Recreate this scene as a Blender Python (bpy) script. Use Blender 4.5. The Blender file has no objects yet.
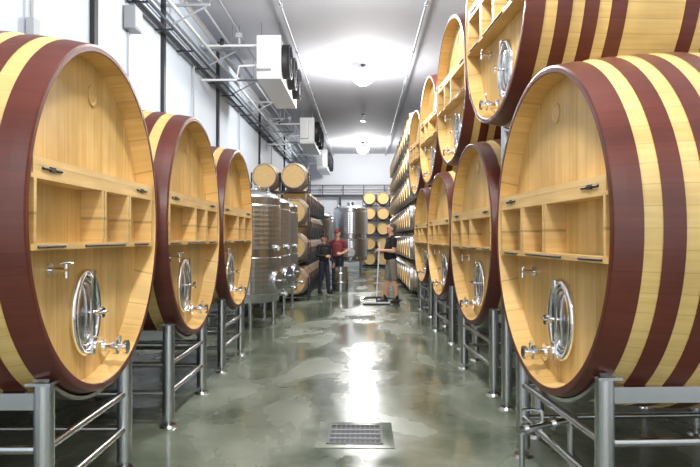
import bpy, bmesh, math, random
import numpy as np
from mathutils import Vector, Matrix
random.seed(4)
D=bpy.data; C=bpy.context
C.scene.view_settings.view_transform='Standard'
pi=math.pi
# ------------------------------------------------------------------ materials
def new_mat(name):
    m=D.materials.new(name); m.use_nodes=True
    nt=m.node_tree; b=nt.nodes['Principled BSDF']; return m,nt,b
def simple(name,col,rough=.5,metal=0.,noise=0.,nscale=20,bump=0.,coat=0.,emit=0.):
    m,nt,b=new_mat(name); N=nt.nodes; L=nt.links
    b.inputs['Base Color'].default_value=(*col,1); b.inputs['Roughness'].default_value=rough
    b.inputs['Metallic'].default_value=metal; b.inputs['Coat Weight'].default_value=coat
    if emit: 
        b.inputs['Emission Color'].default_value=(*col,1); b.inputs['Emission Strength'].default_value=emit
    tc=N.new('ShaderNodeTexCoord'); no=N.new('ShaderNodeTexNoise'); no.inputs['Scale'].default_value=nscale; no.inputs['Detail'].default_value=4
    L.new(tc.outputs['Object'],no.inputs['Vector'])
    if noise:
        mx=N.new('ShaderNodeMix'); mx.data_type='RGBA'
        mx.inputs['A'].default_value=(*[c*(1-noise) for c in col],1); mx.inputs['B'].default_value=(*[min(1,c*(1+noise)) for c in col],1)
        L.new(no.outputs['Fac'],mx.inputs['Factor']); L.new(mx.outputs['Result'],b.inputs['Base Color'])
    if bump:
        bp=N.new('ShaderNodeBump'); bp.inputs['Strength'].default_value=bump; bp.inputs['Distance'].default_value=.01
        L.new(no.outputs['Fac'],bp.inputs['Height']); L.new(bp.outputs['Normal'],b.inputs['Normal'])
    return m
def wood(name,mode,c1,c2,w=.11,rough=.42,line=.5,grain=.62):
    m,nt,b=new_mat(name); N=nt.nodes; L=nt.links
    def math_(op,a,bb=None):
        n=N.new('ShaderNodeMath'); n.operation=op
        for i,x in enumerate((a,bb)):
            if x is None: continue
            if isinstance(x,(int,float)): n.inputs[i].default_value=x
            else: L.new(x,n.inputs[i])
        return n.outputs[0]
    tc=N.new('ShaderNodeTexCoord'); sp=N.new('ShaderNodeSeparateXYZ'); L.new(tc.outputs['Object'],sp.inputs[0])
    X,Y,Z=sp.outputs
    if mode=='head': a,l=Y,Z
    elif mode=='rail': a,l=Z,Y
    else:
        a=math_('MULTIPLY',math_('ARCTAN2',Z,Y),.98); l=X
    s=math_('DIVIDE',a,w); fl=math_('FLOOR',s); fr=math_('FRACT',s)
    wn=N.new('ShaderNodeTexWhiteNoise'); wn.noise_dimensions='1D'; L.new(fl,wn.inputs['W'])
    cb=N.new('ShaderNodeCombineXYZ'); L.new(math_('MULTIPLY',a,38.),cb.inputs[0]); L.new(math_('MULTIPLY',l,2.2),cb.inputs[1]); L.new(math_('MULTIPLY',fl,7.3),cb.inputs[2])
    no=N.new('ShaderNodeTexNoise'); no.inputs['Scale'].default_value=1.; no.inputs['Detail'].default_value=5; L.new(cb.outputs[0],no.inputs['Vector'])
    cr=N.new('ShaderNodeMapRange'); cr.inputs['From Min'].default_value=.2; cr.inputs['From Max'].default_value=.8; L.new(no.outputs['Fac'],cr.inputs['Value'])
    f=math_('ADD',math_('MULTIPLY',cr.outputs[0],grain),math_('MULTIPLY',wn.outputs['Value'],1-grain))
    mx=N.new('ShaderNodeMix'); mx.data_type='RGBA'; mx.inputs['A'].default_value=(*c1,1); mx.inputs['B'].default_value=(*c2,1); L.new(f,mx.inputs['Factor'])
    e=math_('GREATER_THAN',math_('ABSOLUTE',math_('SUBTRACT',fr,.5)),.485)
    m2=N.new('ShaderNodeMix'); m2.data_type='RGBA'; m2.inputs['B'].default_value=(*[c*.35 for c in c1],1)
    L.new(math_('MULTIPLY',e,line),m2.inputs['Factor']); L.new(mx.outputs['Result'],m2.inputs['A'])
    n3=N.new('ShaderNodeTexNoise'); n3.inputs['Scale'].default_value=2.2; n3.inputs['Detail'].default_value=4; L.new(tc.outputs['Object'],n3.inputs['Vector'])
    m3=N.new('ShaderNodeMix'); m3.data_type='RGBA'; m3.blend_type='MULTIPLY'; m3.inputs['Factor'].default_value=.5
    g=N.new('ShaderNodeMapRange'); g.inputs['From Min'].default_value=.3; g.inputs['From Max'].default_value=.6; g.inputs['To Min'].default_value=.5; L.new(n3.outputs['Fac'],g.inputs['Value'])
    L.new(m2.outputs['Result'],m3.inputs['A']); L.new(g.outputs[0],m3.inputs['B'])
    L.new(m3.outputs['Result'],b.inputs['Base Color']); b.inputs['Roughness'].default_value=rough
    bp=N.new('ShaderNodeBump'); bp.inputs['Strength'].default_value=.15; bp.inputs['Distance'].default_value=.004
    L.new(no.outputs['Fac'],bp.inputs['Height']); L.new(bp.outputs['Normal'],b.inputs['Normal'])
    return m
M_head=wood('oak_head','head',(.54,.315,.085),(.86,.60,.25),.12)
M_stave=wood('oak_stave','stave',(.56,.37,.11),(.82,.60,.25),.10)
M_red=wood('red_painted_stave','stave',(.080,.016,.009),(.15,.034,.020),.10,rough=.34,line=.4)
M_rail=wood('oak_rail','rail',(.58,.35,.11),(.88,.62,.28),.5)
M_steel=simple('stainless',(.58,.59,.60),.25,1.,.06,8)
M_chrome=simple('chrome',(.82,.83,.85),.08,1.)
M_dark=simple('dark_steel',(.03,.03,.035),.5,.3,.1)
M_wall=simple('white_wall_paint',(.66,.68,.72),.75,0,.03,3,.05)
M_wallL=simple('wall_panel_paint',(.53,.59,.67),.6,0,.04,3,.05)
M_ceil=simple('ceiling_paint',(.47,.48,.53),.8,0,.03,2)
M_white=simple('white_enamel',(.70,.71,.72),.4,0,.02)
M_greybox=simple('grey_box',(.36,.38,.41),.5)
M_tray=simple('tray_grey',(.05,.055,.065),.5,.4)
M_lamp=simple('lamp_lens',(.95,.97,1.),.4,emit=40.)
M_lampoff=simple('lamp_lens_unlit',(.55,.56,.58),.3)
M_hoop=simple('galvanised_hoop',(.45,.45,.45),.4,.9,.1)
M_bar=simple('barrel_oak_side',(.40,.29,.17),.55,0,.25,14)
M_barh=simple('barrel_oak_head',(.66,.44,.18),.5,0,.2,18)
M_bung=simple('barrel_red_belly',(.20,.05,.05),.6)
M_hosed=simple('dark_hose',(.03,.03,.035),.4)
M_pitshade=simple('drain_pit_shade',(.006,.006,.006),.6)  # near-black colour paints the shade below the grate; no hole is cut
def dimple():
    m,nt,b=new_mat('dimpled_stainless'); N=nt.nodes; L=nt.links
    b.inputs['Base Color'].default_value=(.58,.60,.63,1); b.inputs['Metallic'].default_value=1; b.inputs['Roughness'].default_value=.3
    tc=N.new('ShaderNodeTexCoord'); sp=N.new('ShaderNodeSeparateXYZ'); L.new(tc.outputs['Object'],sp.inputs[0])
    at=N.new('ShaderNodeMath'); at.operation='ARCTAN2'; L.new(sp.outputs[1],at.inputs[0]); L.new(sp.outputs[0],at.inputs[1])
    ml=N.new('ShaderNodeMath'); ml.operation='MULTIPLY'; L.new(at.outputs[0],ml.inputs[0]); ml.inputs[1].default_value=.6
    cb=N.new('ShaderNodeCombineXYZ'); L.new(ml.outputs[0],cb.inputs[0]); L.new(sp.outputs[2],cb.inputs[1])
    vo=N.new('ShaderNodeTexVoronoi'); vo.inputs['Scale'].default_value=13; vo.inputs['Randomness'].default_value=0; L.new(cb.outputs[0],vo.inputs['Vector'])
    bp=N.new('ShaderNodeBump'); bp.inputs['Strength'].default_value=.45; bp.inputs['Distance'].default_value=.02; L.new(vo.outputs['Distance'],bp.inputs['Height']); L.new(bp.outputs['Normal'],b.inputs['Normal'])
    return m
M_dimple=dimple()
def floor_mat():
    m,nt,b=new_mat('damp_polished_concrete'); N=nt.nodes; L=nt.links
    tc=N.new('ShaderNodeTexCoord')
    def noise(s,d=5,dist=0,sc=None):
        n=N.new('ShaderNodeTexNoise'); n.inputs['Scale'].default_value=s; n.inputs['Detail'].default_value=d; n.inputs['Distortion'].default_value=dist
        if sc:
            mp=N.new('ShaderNodeMapping'); mp.inputs['Scale'].default_value=sc; L.new(tc.outputs['Object'],mp.inputs['Vector']); L.new(mp.outputs[0],n.inputs['Vector'])
        else: L.new(tc.outputs['Object'],n.inputs['Vector'])
        return n
    n1=noise(1.3,9,.4); n2=noise(9,5); n3=noise(.9,5,.5,(1.3,.6,1))
    r=N.new('ShaderNodeValToRGB'); e=r.color_ramp.elements; e[0].position=.32; e[0].color=(.125,.15,.105,1); e[1].position=.68; e[1].color=(.285,.315,.25,1); L.new(n1.outputs['Fac'],r.inputs[0])
    mx=N.new('ShaderNodeMix'); mx.data_type='RGBA'; mx.blend_type='MULTIPLY'; mx.inputs['Factor'].default_value=.35; L.new(r.outputs[0],mx.inputs['A']); L.new(n2.outputs['Fac'],mx.inputs['B'])
    r2=N.new('ShaderNodeValToRGB'); e=r2.color_ramp.elements; e[0].position=.42; e[0].color=(.10,.10,.10,1); e[1].position=.58; e[1].color=(.32,.32,.32,1); L.new(n3.outputs['Fac'],r2.inputs[0]); L.new(r2.outputs[0],b.inputs['Roughness'])
    r3=N.new('ShaderNodeValToRGB'); e=r3.color_ramp.elements; e[0].position=.42; e[0].color=(.70,.72,.68,1); e[1].position=.58; e[1].color=(1.05,1.05,1.03,1); L.new(n3.outputs['Fac'],r3.inputs[0])
    m4=N.new('ShaderNodeMix'); m4.data_type='RGBA'; m4.blend_type='MULTIPLY'; m4.inputs['Factor'].default_value=1; L.new(mx.outputs['Result'],m4.inputs['A']); L.new(r3.outputs[0],m4.inputs['B'])
    L.new(m4.outputs['Result'],b.inputs['Base Color'])
    bp=N.new('ShaderNodeBump'); bp.inputs['Strength'].default_value=.13; bp.inputs['Distance'].default_value=.01; L.new(n2.outputs['Fac'],bp.inputs['Height']); L.new(bp.outputs['Normal'],b.inputs['Normal'])
    b.inputs['Specular IOR Level'].default_value=.5
    return m
M_floor=floor_mat()
# ------------------------------------------------------------------ mesh builder
def basis(d):
    d=Vector(d).normalized(); a=Vector((0,0,1)) if abs(d.z)<.9 else Vector((1,0,0))
    u=d.cross(a).normalized(); return u,d.cross(u).normalized(),d
class MB:
    def __init__(s): s.v=[];s.f=[];s.m=[];s.s=[];s.mats=[]
    def add(s,vs,fs,mat,smooth=False):
        if mat not in s.mats: s.mats.append(mat)
        mi=s.mats.index(mat); o=len(s.v)
        s.v+=[tuple(v) for v in vs]
        for f in fs: s.f.append([o+i for i in f]); s.m.append(mi); s.s.append(smooth)
    def box(s,c,sz,mat,R=None):
        c=Vector(c); h=[x/2 for x in sz]; vs=[]
        for x in(-1,1):
            for y in(-1,1):
                for z in(-1,1):
                    p=Vector((x*h[0],y*h[1],z*h[2]))
                    if R: p=R@p
                    vs.append(c+p)
        s.add(vs,[(0,1,3,2),(4,6,7,5),(0,4,5,1),(2,3,7,6),(0,2,6,4),(1,5,7,3)],mat)
    def beam(s,p0,p1,w,h,mat):
        p0=Vector(p0);p1=Vector(p1);u,v,d=basis(p1-p0);vs=[]
        for p in(p0,p1):
            for a,b in((-1,-1),(1,-1),(1,1),(-1,1)): vs.append(p+u*a*w/2+v*b*h/2)
        s.add(vs,[(3,2,1,0),(4,5,6,7),(0,1,5,4),(1,2,6,5),(2,3,7,6),(3,0,4,7)],mat)
    def cyl(s,p0,p1,r0,mat,r1=None,seg=16):
        r1=r0 if r1 is None else r1
        p0=Vector(p0);p1=Vector(p1);u,v,d=basis(p1-p0);vs=[]
        for p,r in((p0,r0),(p1,r1)):
            for i in range(seg):
                a=2*pi*i/seg; vs.append(p+u*math.cos(a)*r+v*math.sin(a)*r)
        s.add(vs,[(i,(i+1)%seg,seg+(i+1)%seg,seg+i) for i in range(seg)],mat,True)
        s.add(vs[:seg],[tuple(range(seg))[::-1]],mat); s.add(vs[seg:],[tuple(range(seg))],mat)
    def tube(s,pts,r,mat,seg=8,closed=False):
        pts=[Vector(p) for p in pts]; n=len(pts); vs=[]; pu=None
        for i,p in enumerate(pts):
            a=pts[(i-1)%n] if (closed or i>0) else p; b=pts[(i+1)%n] if (closed or i<n-1) else p
            u,v,d=basis(b-a)
            if pu is not None:
                u=(pu-d*pu.dot(d)).normalized(); v=d.cross(u)
            pu=u
            for k in range(seg):
                t=2*pi*k/seg; vs.append(p+u*math.cos(t)*r+v*math.sin(t)*r)
        fs=[]
        for i in range(n if closed else n-1):
            j=(i+1)%n
            for k in range(seg): fs.append((i*seg+k,i*seg+(k+1)%seg,j*seg+(k+1)%seg,j*seg+k))
        s.add(vs,fs,mat,True)
        if not closed:
            s.add(vs[:seg],[tuple(range(seg))[::-1]],mat); s.add(vs[-seg:],[tuple(range(seg))],mat)
    def lathe(s,prof,axis,seg=64,o=(0,0,0)):
        o=Vector(o); A={'x':((0,1,0),(0,0,1),(1,0,0)),'y':((0,0,1),(1,0,0),(0,1,0)),'z':((1,0,0),(0,1,0),(0,0,1))}[axis]
        U,V,W=[Vector(a) for a in A]
        for (a0,r0,mt),(a1,r1,_) in zip(prof,prof[1:]):
            if mt is None: continue
            vs=[]
            for a,r in((a0,r0),(a1,r1)):
                for i in range(seg):
                    t=2*pi*i/seg; vs.append(o+W*a+U*math.cos(t)*r+V*math.sin(t)*r)
            fs=[(i,(i+1)%seg,seg+(i+1)%seg,seg+i) for i in range(seg)]
            s.add(vs,fs,mt,True)
    def ell(s,c,r,mat,nu=16,nv=10,half=False):
        c=Vector(c); vs=[];fs=[]
        for j in range(nv+1):
            p=pi*j/nv if not half else pi/2+pi/2*j/nv
            for i in range(nu):
                t=2*pi*i/nu; vs.append(c+Vector((r[0]*math.sin(p)*math.cos(t),r[1]*math.sin(p)*math.sin(t),r[2]*math.cos(p))))
        for j in range(nv):
            for i in range(nu): fs.append((j*nu+i,(j+1)*nu+i,(j+1)*nu+(i+1)%nu,j*nu+(i+1)%nu))
        s.add(vs,fs,mat,True)
    def mesh(s,name):
        me=D.meshes.new(name); me.from_pydata(s.v,[],s.f)
        for m in s.mats: me.materials.append(m)
        me.polygons.foreach_set('material_index',s.m); me.polygons.foreach_set('use_smooth',s.s)
        me.update(); 
        bm=bmesh.new(); bm.from_mesh(me); bmesh.ops.recalc_face_normals(bm,faces=bm.faces); bm.to_mesh(me); bm.free()
        return me
    def obj(s,name,loc=(0,0,0),rot=0,parent=None,bevel=0):
        return inst(s.mesh(name),name,loc,rot,parent,bevel)
def inst(me,name,loc=(0,0,0),rot=0,parent=None,bevel=0):
    o=D.objects.new(name,me); C.collection.objects.link(o); o.location=loc; o.rotation_euler=(0,0,rot)
    if parent: o.parent=parent
    if bevel:
        b=o.modifiers.new('bevel','BEVEL'); b.width=bevel; b.segments=2; b.limit_method='ANGLE'; b.angle_limit=math.radians(50)
    return o
# ------------------------------------------------------------------ room
XL,XR,YN,YF,H=-3.35,3.4,-4.,34.,6.
b=MB(); b.box(((XL+XR)/2,15,-.1),(XR-XL+.4,38.4,.2),M_floor); b.obj('floor')
b=MB(); b.box(((XL+XR)/2,15,H+.1),(XR-XL+.4,38.4,.2),M_ceil); b.obj('ceiling')
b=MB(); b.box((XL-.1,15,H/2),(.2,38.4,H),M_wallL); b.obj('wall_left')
b=MB(); b.box((XR+.1,15,H/2),(.2,38.4,H),M_wall); b.obj('wall_right')
b=MB(); b.box(((XL+XR)/2,YF+.1,H/2),(XR-XL,.2,H),M_wall); b.obj('wall_far')
b=MB()
for y in (4.9,7.82,10.56,14.57,20.5,27): b.box((XL+.03,y,H/2),(.06,.11,H),M_dark)
b.obj('trim_1')
b=MB(); b.box((XL+.015,15,.1),(.03,38,.2),M_greybox); b.obj('baseboard_left')
# ------------------------------------------------------------------ big oak tanks
LEN=1.76
def R(s): t=(s-LEN/2)/(LEN/2); return .95+.085*(1-t*t)
def tank_mesh(m):
    b=MB()
    bands=[(.13,1),(.08,0),(.10,1),(.08,0),(.10,1),(.08,0),(.11,1),(.40,0),(.11,1),(.08,0),(.10,1),(.08,0),(.10,1),(.08,0),(.13,1)]
    prof=[]; s=0
    prof.append((-.13,.905,M_head)); prof.append((-.004,.915,M_red)); prof.append((0,.92,M_red)); prof.append((0,.944,M_red))
    for w,red in bands:
        n=max(2,int(w/.05)); mt=M_red if red else M_stave; off=.006 if red else 0
        for i in range(n+1):
            t=s+w*i/n
            prof.append((-t-(.004 if t==0 else 0),R(t)+off,mt))
        s+=w
    prof.append((-LEN,.91,M_head)); prof.append((-LEN+.1,.90,M_head)); prof.append((-LEN+.1,0.001,M_head)); 
    b.lathe(prof,'x',96)
    b.lathe([(-.13,.001,M_head),(-.13,.906,M_head)],'x',96)
    def chord(z): return math.sqrt(.9*.9-z*z)
    for z,t in ((.235,.035),(.165,.02),(-.15,.03)):
        c=chord(abs(z)+t/2)-.004; b.box((-.07,0,z),(.12,2*c,t),M_rail)
    c=chord(.25)-.006; b.box((-.02,0,.2),(.018,2*c,.055),M_rail)
    for y in (-.055,-.015,.36,.40): b.box((-.07,m*y,.005),(.12,.022,.30),M_rail)
    for y in (-.84,.84): b.box((-.07,m*y,.005),(.12,.022,.30),M_rail)
    for y in (-.68,.62):
        b.cyl((-.008,m*y-.1,.205),(-.008,m*y+.1,.205),.006,M_dark,seg=8)
        b.cyl((-.008,m*y-.14,-.15),(-.008,m*y+.14,-.15),.006,M_dark,seg=8)
        b.box((-.008,m*y,.205),(.012,.05,.022),M_dark)
    b.cyl((-.008,-.3,-.15),(-.008,.3,-.15),.006,M_dark,seg=8)
    b.lathe([(-.13,.062,M_stave),(-.122,.062,M_rail),(-.122,.05,M_rail),(-.126,.045,M_rail),(-.126,.001,M_rail)],'x',32,(0,m*.08,.72))
    me=b.mesh('oak_tank_mesh')
    h=MB()
    yc,zc=-m*.03,-.53; ra,rb=.17,.225
    def ring(ra,rb,x,r,mt): h.tube([(x,yc+ra*math.cos(a),zc+rb*math.sin(a)) for a in [2*pi*i/40 for i in range(40)]],r,mt,10,True)
    ring(ra,rb,-.115,.022,M_chrome); ring(ra-.035,rb-.035,-.118,.010,M_steel)
    vs=[(-.122,yc+(ra-.02)*math.cos(2*pi*i/40),zc+(rb-.02)*math.sin(2*pi*i/40)) for i in range(40)]
    h.add(vs,[tuple(range(40))],M_head)
    h.ell((-.122,yc,zc),(.03,ra-.05,rb-.05),M_steel,24,12)
    h.beam((-.075,yc,zc-rb-.01),(-.075,yc,zc+rb+.01),.035,.016,M_chrome)
    h.cyl((-.12,yc,zc),(-.02,yc,zc),.012,M_chrome); h.cyl((-.035,yc,zc),(-.015,yc,zc),.03,M_chrome)
    h.tube([(-.025,yc-.075,zc),(-.02,yc,zc),(-.025,yc+.075,zc)],.009,M_chrome)
    for s_ in(-1,1): h.cyl((-.13,yc+s_*.02,zc+s_*rb),(-.07,yc+s_*.02,zc+s_*rb),.014,M_chrome)
    y,z=-.46,-.27
    h.cyl((-.13,y,z),(-.115,y,z),.035,M_chrome); h.cyl((-.12,y,z),(-.03,y,z),.013,M_chrome)
    h.cyl((-.04,y,z-.04),(-.04,y,z+.03),.012,M_chrome); h.tube([(-.05,y-.05,z+.03),(-.04,y,z+.035),(-.03,y+.05,z+.03)],.007,M_chrome)
    y,z=m*.24,-.77
    h.cyl((-.13,y,z),(-.11,y,z),.055,M_chrome,seg=24); h.cyl((-.12,y,z),(.03,y,z),.028,M_chrome,seg=20)
    h.cyl((-.05,y,z),(-.03,y,z),.045,M_chrome,seg=24);h.cyl((.01,y,z),(.03,y,z),.042,M_chrome,seg=24)
    h.cyl((-.02,y,z),(-.02,y,z+.07),.01,M_chrome); h.tube([(-.02,y,z+.07),(0,y-m*.06,z+.075),(.01,y-m*.12,z+.07)],.009,M_chrome)
    return me,h.mesh('tank_hardware_mesh')
TL=tank_mesh(1); TR=tank_mesh(-1)
def stand_mesh(leg,tankz,depthx=(-.1,-1.6),upper=False):
    b=MB(); top=tankz-math.sqrt(.955**2-leg**2)-.03
    for x in depthx:
        s=-x; r=R(s)+.012
        for sy in(-1,1):
            b.cyl((x,sy*leg,.06),(x,sy*leg,top-.0),.048,M_steel,seg=20)
            b.cyl((x,sy*leg,.0),(x,sy*leg,.02),.075,M_steel,.06,seg=20); b.cyl((x,sy*leg,.02),(x,sy*leg,.07),.02,M_steel)
            b.box((x,sy*leg,top),(.12,.14,.014),M_steel)
        A=math.asin((leg+.03)/r); n=16; vs=[];fs=[]
        for i in range(n+1):
            a=-A+2*A*i/n
            for rr in(r,r+.02):
                for dx in(-.04,.04): vs.append((x+dx,rr*math.sin(a),tankz-rr*math.cos(a)))
        for i in range(n):
            o=i*4; q=o+4
            fs+= [(o,o+1,q+1,q),(o+2,q+2,q+3,o+3),(o,q,q+2,o+2),(o+1,o+3,q+3,q+1)]
        fs+=[(0,2,3,1),(n*4,n*4+1,n*4+3,n*4+2)]
        b.add(vs,fs,M_steel)
        zz=.5 if not upper else .9
        b.cyl((x,-leg,zz),(x,leg,zz),.022,M_steel)
        if not upper: b.cyl((x,-leg,.27),(x,leg,.27),.022,M_steel)
        else: b.beam((x,-leg,top-.25),(x,leg,top-.25),.06,.06,M_steel)
    for sy in(-1,1):
        for z in ((.5,.27) if not upper else (.9,top-.12)): b.cyl((depthx[0],sy*leg,z),(depthx[1],sy*leg,z),.022,M_steel)
        b.beam((depthx[0],sy*leg,top-.09),(depthx[1],sy*leg,top-.09),.05,.08,M_steel)
    return b.mesh('stand_mesh')
SL=stand_mesh(.56,1.63); SR=stand_mesh(.64,1.57); SU=stand_mesh(.40,3.44,(-.25,-1.5),True)
def tank(T,S,x,y,z,rot):
    o=inst(T[0],'oak_wine_tank',(x,y,z),rot); inst(T[1],'tank_fittings',(0,0,0),0,o)
    inst(S,'steel_tank_stand',(x,y,0),rot)
for x,y,r in ((-1.45,3.62,1.5),(-1.475,5.70,.7),(-1.505,7.80,0)): tank(TL,SL,x,y,1.63,math.radians(r))
rr=pi+math.radians(3.9)
for x,y in ((1.06,3.85),(1.125,6.87),(1.15,9.93),(1.17,13.0)): tank(TR,SR,x,y,1.565,rr)
for x,y in ((1.06,5.32),(1.13,8.4),(1.15,11.45),(1.17,14.5)): tank(TR,SU,x,y,3.44,rr)
b=MB(); b.cyl((0,-.25,0),(0,.25,0),.022,M_chrome)
for y in(-.18,.05,.2): b.cyl((0,y-.012,0),(0,y+.012,0),.04,M_chrome,seg=24)
b.cyl((0,-.05,0),(0,-.05,.09),.012,M_chrome); b.tube([(0,-.05,.09),(-.03,-.1,.1),(-.05,-.17,.1)],.01,M_chrome); b.cyl((0,.2,0),(0,.2,-.33),.02,M_steel); b.cyl((0,.2,-.35),(0,.2,-.33),.05,M_steel)
b.cyl((0,-.22,0),(0,-.22,-.33),.018,M_steel); b.cyl((0,-.22,-.35),(0,-.22,-.33),.05,M_steel)
b.obj('valve_manifold',(1.16,4.05,.35),math.radians(-60))
# ------------------------------------------------------------------ small barrels
def add_barrel(b,c,axis,seg=24):
    c=Vector(c); hl=.46
    def r(t): return .285+.065*(1-(t/hl)**2)
    prof=[(-hl+.03,.001,M_barh),(-hl+.03,.262,M_barh),(-hl,.268,M_bar),(-hl,.285,M_hoop)]
    cuts=[(-hl,M_hoop),(-.39,M_bar),(-.34,M_hoop),(-.30,M_bar),(-.19,M_hoop),(-.15,M_bar),(-.07,M_bung),(.07,M_bar),(.15,M_hoop),(.19,M_bar),(.30,M_hoop),(.34,M_bar),(.39,M_hoop),(hl,M_bar)]
    for i,(t,mt) in enumerate(cuts[:-1]):
        t2=cuts[i+1][0]; off=.004 if mt is M_hoop else 0
        prof.append((t,r(t)+off,mt)); prof.append((t2,r(t2)+off,mt))
    prof+=[(hl,.268,M_bar),(hl-.03,.262,M_barh),(hl-.03,.001,M_barh)]
    b.lathe(prof,axis,seg,c)
def rack(name,cols,tiers,axis,pz=.74,z0=.47):
    b=MB()
    for (x,y) in cols:
        for k in range(tiers):
            z=z0+k*pz; add_barrel(b,(x,y,z),axis)
            for s in(-.25,.25):
                if axis=='x': p0,p1=(x+s,y-.36,z-.36),(x+s,y+.36,z-.36)
                else: p0,p1=(x-.34,y+s,z-.36),(x+.34,y+s,z-.36)
                b.beam(p0,p1,.04,.03,M_dark)
            for a in(-1,1):
                for s in(-.25,.25):
                    q=(x+s,y+a*.36) if axis=='x' else (x+a*.34,y+s)
                    b.beam((q[0],q[1],z-.36 if k else 0),(q[0],q[1],z+.10),.03,.03,M_dark)
    return b.obj(name)
rack('barrel_rack',[(1.66,16.6+.98*i) for i in range(13)],6,'x',.80)
rack('barrel_rack',[(x,17.0+1.05*i) for i in range(7) for x in(-2.5,-1.78)],4,'y',.70)
rack('barrel_rack',[(x,15.7) for x in(-2.36,-1.66)],4,'y',.845)
rack('barrel_rack',[(x,32.6) for x in(.33,1.01,1.69,2.37)],5,'y',.76)
# ------------------------------------------------------------------ stainless tanks
def ss_tank(r,h,leg=.45):
    b=MB()
    z0,z1=leg,h
    prof=[(z0-.12,.03,M_steel),(z0,r*.98,M_steel),(z0+.12,r,M_steel),(z0+.14,r+.012,M_dimple),(z0+(z1-z0)*.42,r+.012,M_steel),(z0+(z1-z0)*.42+.01,r,M_steel),(z0+(z1-z0)*.5,r,M_steel),(z0+(z1-z0)*.5+.01,r+.012,M_dimple),(z1-.14,r+.012,M_steel),(z1-.12,r,M_steel),(z1,r,M_steel)]
    n=6
    for i in range(1,n+1): prof.append((z1+.16*math.sin(pi/2*i/n)*1.0,max(.001,r*math.cos(pi/2*i/n)*.98),M_steel))
    b.lathe(prof,'z',48)
    b.cyl((0,0,z1+.1),(0,0,z1+.26),.16,M_steel,seg=28); b.cyl((0,0,z1+.26),(0,0,z1+.29),.185,M_chrome,seg=28)
    b.tube([(-.08,0,z1+.29),(-.05,0,z1+.34),(.05,0,z1+.34),(.08,0,z1+.29)],.012,M_chrome)
    for i in range(4):
        a=pi/4+pi/2*i; x,y=math.cos(a)*r*.86,math.sin(a)*r*.86
        b.cyl((x,y,.03),(x,y,z0+.06),.035,M_steel); b.cyl((x,y,0),(x,y,.03),.06,M_steel)
    zc=z0+.35
    b.cyl((r*.97,0,zc),(r+.05,0,zc),.17,M_chrome,seg=32); b.cyl((r+.05,0,zc),(r+.07,0,zc),.15,M_steel,seg=32)
    b.beam((r+.08,-.18,zc),(r+.08,.18,zc),.03,.02,M_chrome); b.cyl((r+.05,0,zc),(r+.12,0,zc),.015,M_chrome); b.tube([(r+.12,-.06,zc),(r+.12,.06,zc)],.01,M_chrome)
    b.cyl((r*.95,.25,z0+.1),(r+.1,.25,z0+.1),.028,M_chrome); b.cyl((r+.05,.25,z0+.1),(r+.07,.25,z0+.1),.05,M_chrome); b.tube([(r+.06,.25,z0+.1),(r+.06,.25,z0+.18),(r+.06,.15,z0+.2)],.008,M_chrome)
    b.cyl((r,0,zc+.55),(r+.05,0,zc+.55),.05,M_chrome,seg=24); b.cyl((r+.05,0,zc+.55),(r+.052,0,zc+.55),.042,M_white,seg=24)
    for i in range(3):
        a=2*pi*i/3; b.box((math.cos(a)*r*.8,math.sin(a)*r*.8,z1+.12),(.03,.03,.12),M_steel)
    return b.mesh('ss_tank')
m1=ss_tank(.66,2.20)
for y in(11.2,12.7,14.2): inst(m1,'stainless_fermentation_tank',(-2.10,y-.15,0),-.35)
m2=ss_tank(.74,2.80,.55); inst(m2,'stainless_storage_tank',(-.55,28.3,0),-1.5); 
m3=ss_tank(.62,2.45,.55)
for x,y in((-1.95,27.2),(-2.4,29.4),(-1.75,30.9)): inst(m3,'stainless_storage_tank',(x,y,0),-1.3)
b=MB(); b.lathe([(.02,.001,M_steel),(.02,.17,M_steel),(.08,.20,M_steel),(.30,.20,M_steel),(.31,.208,M_chrome),(.34,.208,M_steel),(.35,.20,M_steel),(.56,.20,M_steel),(.64,.17,M_steel),(.66,.05,M_steel),(.66,.001,M_steel)],'z',32)
b.lathe([(0,.17,M_steel),(.08,.19,None)],'z',32); b.lathe([(.6,.185,M_steel),(.74,.185,None)],'z',32); b.cyl((0,0,.65),(0,0,.71),.035,M_chrome)
b.obj('beer_keg',(-.60,17.3,0))
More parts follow.
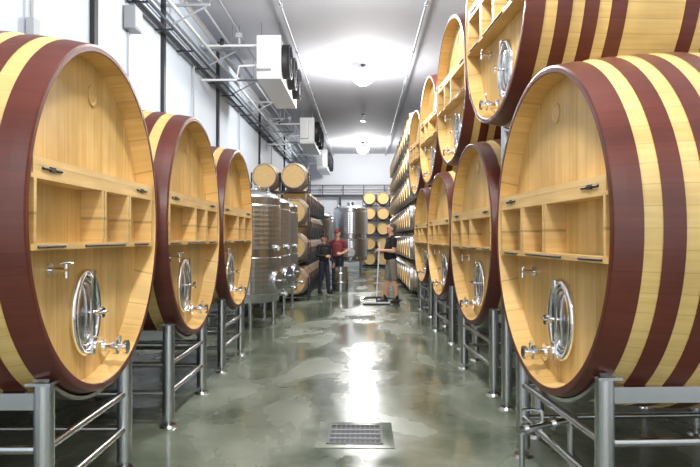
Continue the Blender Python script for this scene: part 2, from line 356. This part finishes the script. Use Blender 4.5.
# ------------------------------------------------------------------ evaporator units
def evaporator():
    b=MB(); L=3.0
    b.box((0,0,0),(.46,L,.80),M_white); b.box((.0,0,-.43),(.5,L+.05,.06),M_white)
    for e in(-1,1): b.box((0,e*(L/2+.02),0),(.5,.05,.86),M_white)
    for i in range(3):
        y=-1+i*1.
        b.cyl((.23,y,.02),(.34,y,.02),.36,M_dark,.35,seg=36)
        b.lathe([(.34,.35,M_dark),(.40,.37,M_dark),(.40,.33,M_dark),(.34,.33,M_dark)],'x',36,(0,y,.02))
        b.cyl((.34,y,.02),(.40,y,.02),.075,M_dark,seg=20)
        for k in range(5):
            a=2*pi*k/5; Rm=Matrix.Rotation(a,3,'X')@Matrix.Rotation(.5,3,'Z'); b.box(Vector((.36,y,.02))+Matrix.Rotation(a,3,'X')@Vector((0,0,.18)),(.012,.12,.22),M_dark,Rm)
        for rr_ in(.1,.18,.26,.32): b.tube([(.41,y+rr_*math.cos(2*pi*k/24),.02+rr_*math.sin(2*pi*k/24)) for k in range(24)],.004,M_dark,5,True)
    for y in(-1.35,1.35):
        for x in(-.18,.18): b.cyl((x,y,.4),(x,y,.745),.012,M_steel,seg=8)
    b.box((-.08,-L/2-.12,-.05),(.28,.2,.5),M_white)
    b.tube([(-.15,-L/2-.1,.2),(-.5,-L/2-.1,.2),(-1.0,-L/2-.1,.2),(-1.36,-L/2-.1,.2)],.028,M_white)
    b.tube([(-.15,-L/2-.1,-.2),(-.6,-L/2-.1,-.22),(-.65,-L/2-.1,-.5),(-1.36,-L/2-.1,-.5)],.025,M_white)
    b.cyl((-.6,-L/2-.1,.2),(-.6,-L/2-.1,.37),.03,M_greybox); b.box((-.6,-L/2-.1,.40),(.12,.12,.1),M_greybox)
    b.cyl((-.95,-L/2-.1,.2),(-.95,-L/2-.1,.34),.04,M_dark)
    return b.mesh('evaporator')
me=evaporator()
for y in(14.6,23.6,31.6): inst(me,'evaporator_fan_unit',(-1.93,y,5.25),0,None,.004)
# ------------------------------------------------------------------ pipes and trays
b=MB()
b.beam((XL+.10,-3.9,4.92),(XL+.10,33.5,4.92),.05,.08,M_tray)
b.beam((XL+.28,-3.9,4.92),(XL+.28,33.5,4.92),.025,.05,M_tray)
y=-3
while y<33.4:
    b.beam((XL+.01,y,4.87),(XL+.31,y,4.87),.03,.025,M_tray); y+=1.2
for y in(6.3,12.4,17.0,23.0): b.cyl((XL+.05,y,2.2),(XL+.05,y,4.9),.018,M_greybox,seg=8); b.box((XL+.06,y,3.6),(.08,.12,.2),M_greybox)
b.obj('cable_tray')
b=MB()
b.cyl((XL+.22,-3.9,5.35),(XL+.22,33.8,5.35),.035,M_white,seg=10); b.cyl((XL+.25,-3.9,5.6),(XL+.25,33.8,5.6),.05,M_white,seg=10)
b.cyl((XL+.08,-3.9,5.15),(XL+.08,33.8,5.15),.02,M_greybox,seg=8); b.cyl((XL+.75,-3.9,5.82),(XL+.75,33.8,5.82),.02,M_greybox,seg=8)
y=-2.2
while y<33.5:
    b.beam((XL+.01,y,5.48),(XL+.75,y,5.48),.04,.04,M_greybox); b.beam((XL+.04,y,5.12),(XL+.7,y,5.46),.025,.025,M_greybox); b.cyl((XL+.6,y,5.5),(XL+.6,y,5.99),.012,M_steel,seg=6); b.cyl((XL+.75,y,5.5),(XL+.75,y,5.99),.012,M_steel,seg=6); y+=2.6
b.cyl((XL+.55,-3.9,5.56),(XL+.55,33.8,5.56),.03,M_greybox,seg=10)
b.obj('refrigerant_pipe_run')
for X,r_ in((-1.55,.022),(1.18,.026)):
    b=MB(); b.cyl((X,-3.9,5.9),(X,33.9,5.9),r_,M_greybox,seg=10); y=-3
    while y<33: b.cyl((X,y,5.9),(X,y,5.995),.01,M_steel,seg=6); b.box((X,y,5.9),(.07,.04,.07),M_greybox); y+=3
    b.obj('ceiling_conduit')
b=MB(); b.box((.09,0,0),(.16,.3,.32),M_greybox); b.box((.175,0,0),(.012,.24,.26),M_white); b.cyl((.02,0,-.16),(.02,0,-1.3),.012,M_greybox,seg=8); b.obj('junction_box',(XL,9.0,4.62),0,None,.006)
b=MB()
for z,w in((3.75,.12),(4.05,.05),(4.3,.05)): b.beam((-3.3,33.7,z),(3.35,33.7,z),w,w,M_dark)
x=-3.2
while x<3.35: b.beam((x,33.7,3.75),(x,33.7,4.3),.045,.045,M_dark); x+=1.08
for x in(-3.2,-1.2,3.2): b.beam((x,33.7,0),(x,33.7,3.75),.1,.1,M_dark)
b.obj('gantry_railing')
# ------------------------------------------------------------------ lamps
def lamp(y,lit):
    b=MB()
    b.ell((0,0,0),(.30,.30,.30),M_lamp if lit else M_lampoff,32,10,True)
    if not lit: b=MB(); b.lathe([(0,.12,M_lampoff),(0,.001,None)],'z',32)
    k=1 if lit else .5
    b.lathe([(0,.29*k,M_white),(.02,.27*k,M_white),(.09,.17*k,M_white),(.15,.13*k,M_white),(.15,.001,None)],'z',32)
    b.cyl((0,0,.15),(0,0,.235),.02,M_dark); b.cyl((0,0,.22),(0,0,.245),.06,M_dark)
    b.obj('high_bay_lamp',(0,y,5.75))
    if lit:
        l=D.lights.new('lamp_light','POINT'); l.energy=480; l.color=(1.,.985,.95); l.shadow_soft_size=.2
        o=D.objects.new('lamp_light',l); C.collection.objects.link(o); o.location=(0,y,5.2)
for y,lit in((-3.0,1),(3.1,1),(9.8,1),(16.5,1),(23.2,0),(29.9,1)): lamp(y,lit)
# ------------------------------------------------------------------ drains
def drain(y,w,d):
    b=MB(); b.box((0,0,.001),(w,d,.004),M_pitshade)
    for s in(-1,1): b.box((s*(w/2+.01),0,.005),(.02,d+.02,.008),M_dark); b.box((0,s*(d/2+.01),.005),(w,.02,.008),M_dark)
    n=int(w/.035)
    for i in range(1,n): b.box((-w/2+w*i/n,0,.005),(.007,d,.008),M_tray)
    for i in(-1,0,1): b.box((0,i*d/4,.006),(w,.010,.009),M_greybox)
    for s in(-1,1): b.box((s*(w/2+.06),0,.002),(.08,d+.2,.006),M_floor); b.box((0,s*(d/2+.06),.002),(w+.04,.08,.006),M_floor)
    b.obj('floor_drain',(-.06,y,0))
drain(4.95,.38,.44); drain(12.2,.38,.4)
b=MB(); h0=Vector((.30,14.5,.07)); h1=Vector((.385,14.80,1.42)); b.cyl(h0,h1,.016,M_white,seg=10)
b.box((.31,14.5,.055),(.62,.04,.03),M_white); b.box((.31,14.5,.025),(.62,.012,.05),M_hosed); b.cyl((.31,14.5,.06),h0.lerp(h1,.09),.022,M_hosed,seg=10)
b.obj('floor_squeegee')
b=MB(); pts=[]
for i in range(60):
    t=i/59; pts.append((.0+.95*t,15.9+.4*math.sin(t*4)-.1*t,.02))
b.tube(pts,.018,M_hosed,8); b.cyl((-.06,15.9,.026),(.02,15.9,.026),.026,M_chrome)
b.obj('rubber_hose')
# ------------------------------------------------------------------ people
def hull(bm,c0,r0,c1,r1):
    t=bmesh.new()
    for c,r in((c0,r0),(c1,r1)):
        mt=Matrix.Translation(c)@Matrix.Diagonal((*r,1)); bmesh.ops.create_icosphere(t,subdivisions=2,radius=1,matrix=mt)
    bmesh.ops.convex_hull(t,input=t.verts[:])
    for v in [v for v in t.verts if not v.link_faces]: t.verts.remove(v)
    mp={}
    for v in t.verts: mp[v]=bm.verts.new(v.co)
    for f in t.faces:
        try: bm.faces.new([mp[v] for v in f.verts])
        except ValueError: pass
    t.free()
def remesh(prims,voxel,name,smooth=3):
    bm=bmesh.new()
    for p in prims: hull(bm,*p[:4])
    bmesh.ops.recalc_face_normals(bm,faces=bm.faces)
    me=D.meshes.new(name); bm.to_mesh(me); bm.free()
    o=D.objects.new(name,me); C.collection.objects.link(o)
    r=o.modifiers.new('r','REMESH'); r.mode='VOXEL'; r.voxel_size=voxel
    s=o.modifiers.new('s','SMOOTH'); s.factor=.5; s.iterations=smooth
    dg=C.evaluated_depsgraph_get(); ev=o.evaluated_get(dg); out=D.meshes.new_from_object(ev)
    D.objects.remove(o)
    n=len(out.vertices); co=np.zeros(n*3); out.vertices.foreach_get('co',co); co=co.reshape(-1,3)
    fs=[tuple(p.vertices) for p in out.polygons]
    cen=np.array([co[list(f)].mean(0) for f in fs])
    best=np.full(len(fs),1e9); lab=np.zeros(len(fs),int)
    for i,p in enumerate(prims):
        c0,c1=np.array(p[0]),np.array(p[2]); r0,r1=np.array(p[1]),np.array(p[3]); d=c1-c0; dd=max(d@d,1e-9)
        t=np.clip(((cen-c0)@d)/dd,0,1)[:,None]; c=c0+t*d; r=r0+t*(r1-r0)
        q=(np.linalg.norm((cen-c)/r,axis=1)-1)*r.min(axis=1)
        k=q<best; best[k]=q[k]; lab[k]=i
    return co,fs,[prims[i][4] for i in lab]
def person(name,loc,rot,height,mats,arms,stance,shorts=False,cap=False,belly=0.,hairlen=0):
    P=[];Hd=[]
    def v3(r): return (r,r,r) if isinstance(r,(int,float)) else r
    def add(c0,r0,c1,r1,l,L=P): L.append((tuple(c0),v3(r0),tuple(c1),v3(r1),l))
    hs,hy,hz=1.06,0,1.655
    def hp_(c): return (c[0]*hs,c[1]*hs,hz+(c[2]-1.70)*hs)
    def hadd(c0,r0,c1,r1,l): add(hp_(c0),tuple(x*hs for x in v3(r0)),hp_(c1),tuple(x*hs for x in v3(r1)),l)
    def e(c,r,l): hadd(c,r,c,tuple(x*1.001 for x in v3(r)),l)
    for s in(-1,1):
        k=Vector((s*.10,stance[0 if s<0 else 1]*.5+.015,.50)); a=Vector((s*.12,stance[0 if s<0 else 1],.10)); hp=Vector((s*.088,0,.90))
        if shorts:
            add(hp,.098,k+Vector((0,-.005,.05)),.080,'bottom'); add(k+Vector((0,0,.04)),.058,k,.056,'skin')
            add(k,.054,k.lerp(a,.35)+Vector((0,-.012,0)),.060,'skin'); add(k.lerp(a,.35)+Vector((0,-.012,0)),.060,a,.038,'skin')
            add(a+Vector((0,0,.06)),.044,a,.043,'sock')
        else:
            add(hp,.098,k,.070,'bottom'); add(k,.070,k.lerp(a,.35)+Vector((0,-.01,0)),.067,'bottom'); add(k.lerp(a,.35)+Vector((0,-.01,0)),.067,a-Vector((0,0,.02)),.057,'bottom')
        add(a+Vector((0,-.035,-.055)),(.038,.045,.045),a+Vector((s*.01,.09,-.06)),(.044,.05,.038),'shoe'); add(a+Vector((0,.03,-.03)),.04,a+Vector((s*.015,.14,-.068)),(.04,.045,.03),'shoe')
    add((0,-.01,.93),(.158,.118,.08),(0,0,1.00),(.155,.113,.05),'bottom')
    add((0,belly*.5,1.00),(.166,.126+belly*.4,.05),(0,belly,1.13),(.16,.112+belly*.5,.09),'top')
    add((0,belly,1.13),(.16,.112+belly*.5,.09),(0,0,1.32),(.182,.124,.10),'top')
    add((-.14,-.005,1.41),(.07,.075,.068),(.14,-.005,1.41),(.07,.075,.068),'top')
    add((-.07,-.01,1.455),.045,(.07,-.01,1.455),.045,'top')
    add((0,-.012,1.44),.064,(0,.012,1.56),.056,'skin')
    e((0,-.005,1.705),(.077,.096,.098),'skin'); hadd((0,.02,1.66),(.066,.068,.06),(0,.042,1.61),(.042,.042,.028),'skin')
    hadd((0,.088,1.695),.009,(0,.105,1.662),.013,'skin'); e((0,.08,1.722),(.05,.014,.01),'skin')
    for s in(-1,1):
        e((s*.079,-.005,1.675),(.010,.018,.03),'skin'); e((s*.030,.085,1.695),(.012,.008,.006),'eye'); e((s*.031,.086,1.714),(.017,.007,.004),'hair')
    e((0,.087,1.628),(.022,.009,.006),'lip')
    hadd((0,-.022,1.738),(.081,.09,.075),(0,-.035,1.68-hairlen),(.077,.07,.06),'hair')
    if cap:
        e((0,-.005,1.755),(.086,.103,.066),'cap'); hadd((0,.07,1.745),(.065,.03,.009),(0,.145,1.732),(.055,.035,.008),'cap')
    for s,(el,wr,hd,pn) in zip((-1,1),arms):
        sh=Vector((s*.195,-.005,1.405)); el=Vector(el); wr=Vector(wr); lg=mats.get('long')
        add(sh,.064,sh.lerp(el,1 if lg else .55),.048 if lg else .060,'top')
        if lg: add(el,.048,wr,.038,'top')
        else: add(sh,.050,el,.041,'skin')
        add(el,.042,el.lerp(wr,.3),.043,'skin'); add(el.lerp(wr,.3),.043,wr,.027,'skin')
        d=Vector(hd).normalized(); n=Vector(pn); n=(n-d*n.dot(d)).normalized(); u=n.cross(d)*(-s)
        for k in range(4):
            kp=wr+d*(.088-.004*abs(k-1))+u*(.030-.0205*k)
            add(wr+d*.005+u*(.012-.008*k),.014,kp,.0115,'skin',Hd)
            ln=(.95,1.05,1,.8)[k]; p=kp; ang=.25
            fan=u*(.10-.07*k)
            for j,(l,r0,r1) in enumerate(((.040,.0098,.009),(.026,.009,.0082),(.020,.0082,.0072))):
                dd=(d*math.cos(ang)+n*math.sin(ang)+fan).normalized(); q=p+dd*l*ln; add(p,r0,q,r1,'skin',Hd); p=q; ang+=.38
        t0=wr+d*.02+u*.018; t1=t0+d*.035+u*.033+n*.008; t2=t1+d*.032+u*.012+n*.012; t3=t2+d*.024+u*.002+n*.008
        add(t0,.015,t1,.012,'skin',Hd); add(t1,.0115,t2,.010,'skin',Hd); add(t2,.010,t3,.008,'skin',Hd)
    names=['skin','hair','top','bottom','shoe','sock','cap','eye','lip']
    V=[];F=[];MI=[]
    for pr,vx,sm in((P,.007,2),(Hd,.0035,2)):
        co,fs,lb=remesh(pr,vx,'tmp',sm); o=len(V); V+=co.tolist(); F+=[tuple(o+i for i in f) for f in fs]; MI+=[names.index(l) for l in lb]
    zmin=min(v[2] for v in V); k=height/(max(v[2] for v in V)-zmin)
    V=[(v[0]*k,v[1]*k,(v[2]-zmin)*k) for v in V]
    me=D.meshes.new(name); me.from_pydata(V,[],F)
    for n in names: me.materials.append(mats[n])
    me.polygons.foreach_set('material_index',MI); me.polygons.foreach_set('use_smooth',[True]*len(F)); me.update()
    return inst(me,name,loc,rot)
skin=simple('skin',(.62,.34,.23),.5,0,.08,30); skin2=simple('skin_tan',(.55,.30,.20),.5,0,.08,30)
blk=simple('black_cotton',(.012,.012,.015),.85,0,.3,60,.2); khaki=simple('khaki_cotton',(.22,.20,.165),.9,0,.15,50,.2)
redc=simple('maroon_cotton',(.15,.025,.03),.85,0,.2,50,.2); navy=simple('dark_denim',(.02,.025,.045),.85,0,.3,60,.2)
greyh=simple('grey_hair',(.10,.085,.075),.8,0,.3,90); darkh=simple('dark_hair',(.02,.014,.01),.7,0,.3,90)
shoe=simple('shoe_leather',(.03,.027,.025),.5); eye=simple('eye',(.03,.02,.015),.2); lip=simple('lip',(.42,.16,.13),.5); redcap=simple('red_cap',(.16,.02,.03),.8)
def outfit(**k):
    d=dict(skin=skin,hair=darkh,top=blk,bottom=navy,shoe=shoe,sock=blk,cap=blk,eye=eye,lip=lip); d.update(k); return d
person('man_in_black_t_shirt',(.66,15.0,.0),math.radians(105),1.87,outfit(hair=greyh,bottom=khaki),
  [((-.26,.02,1.15),(-.17,.24,1.17),(.3,1,.15),(.6,-.1,-.6)),((.26,.0,1.14),(.10,.24,1.15),(-.5,1,.0),(-.5,-.2,-.6))],(-.09,.10),shorts=True,belly=.045)
person('man_in_black_jacket',(-1.06,17.4,0),math.radians(-135),1.64,outfit(skin=skin2,long=1),
  [((-.26,-.02,1.13),(-.25,.12,.92),(0,.35,-1),(1,0,0)),((.26,.0,1.14),(.16,.24,1.11),(-.4,1,.1),(-.6,-.2,-.6))],(.08,-.06),cap=True,belly=.02)
person('man_in_maroon_shirt',(-.72,18.2,0),math.radians(165),1.78,outfit(top=redc,cap=redcap,bottom=navy),
  [((-.27,-.02,1.14),(-.18,.2,1.09),(.5,1,0),(.5,-.2,-.6)),((.26,-.03,1.13),(.25,.05,.88),(0,.15,-1),(-1,0,0))],(.03,-.03),cap=True,belly=.02)
# ------------------------------------------------------------------ world + camera
w=D.worlds.new('World'); C.scene.world=w; w.use_nodes=True
bg=w.node_tree.nodes['Background']; bg.inputs[0].default_value=(.95,.97,1,1); bg.inputs[1].default_value=1.7
cam=D.cameras.new('Camera'); co=D.objects.new('Camera',cam); C.collection.objects.link(co)
cam.sensor_width=36; cam.lens=640/700*36; co.location=(0,0,1.52)
co.rotation_euler=(math.radians(90.4),0,math.radians(1.16)); cam.clip_end=200
C.scene.camera=co
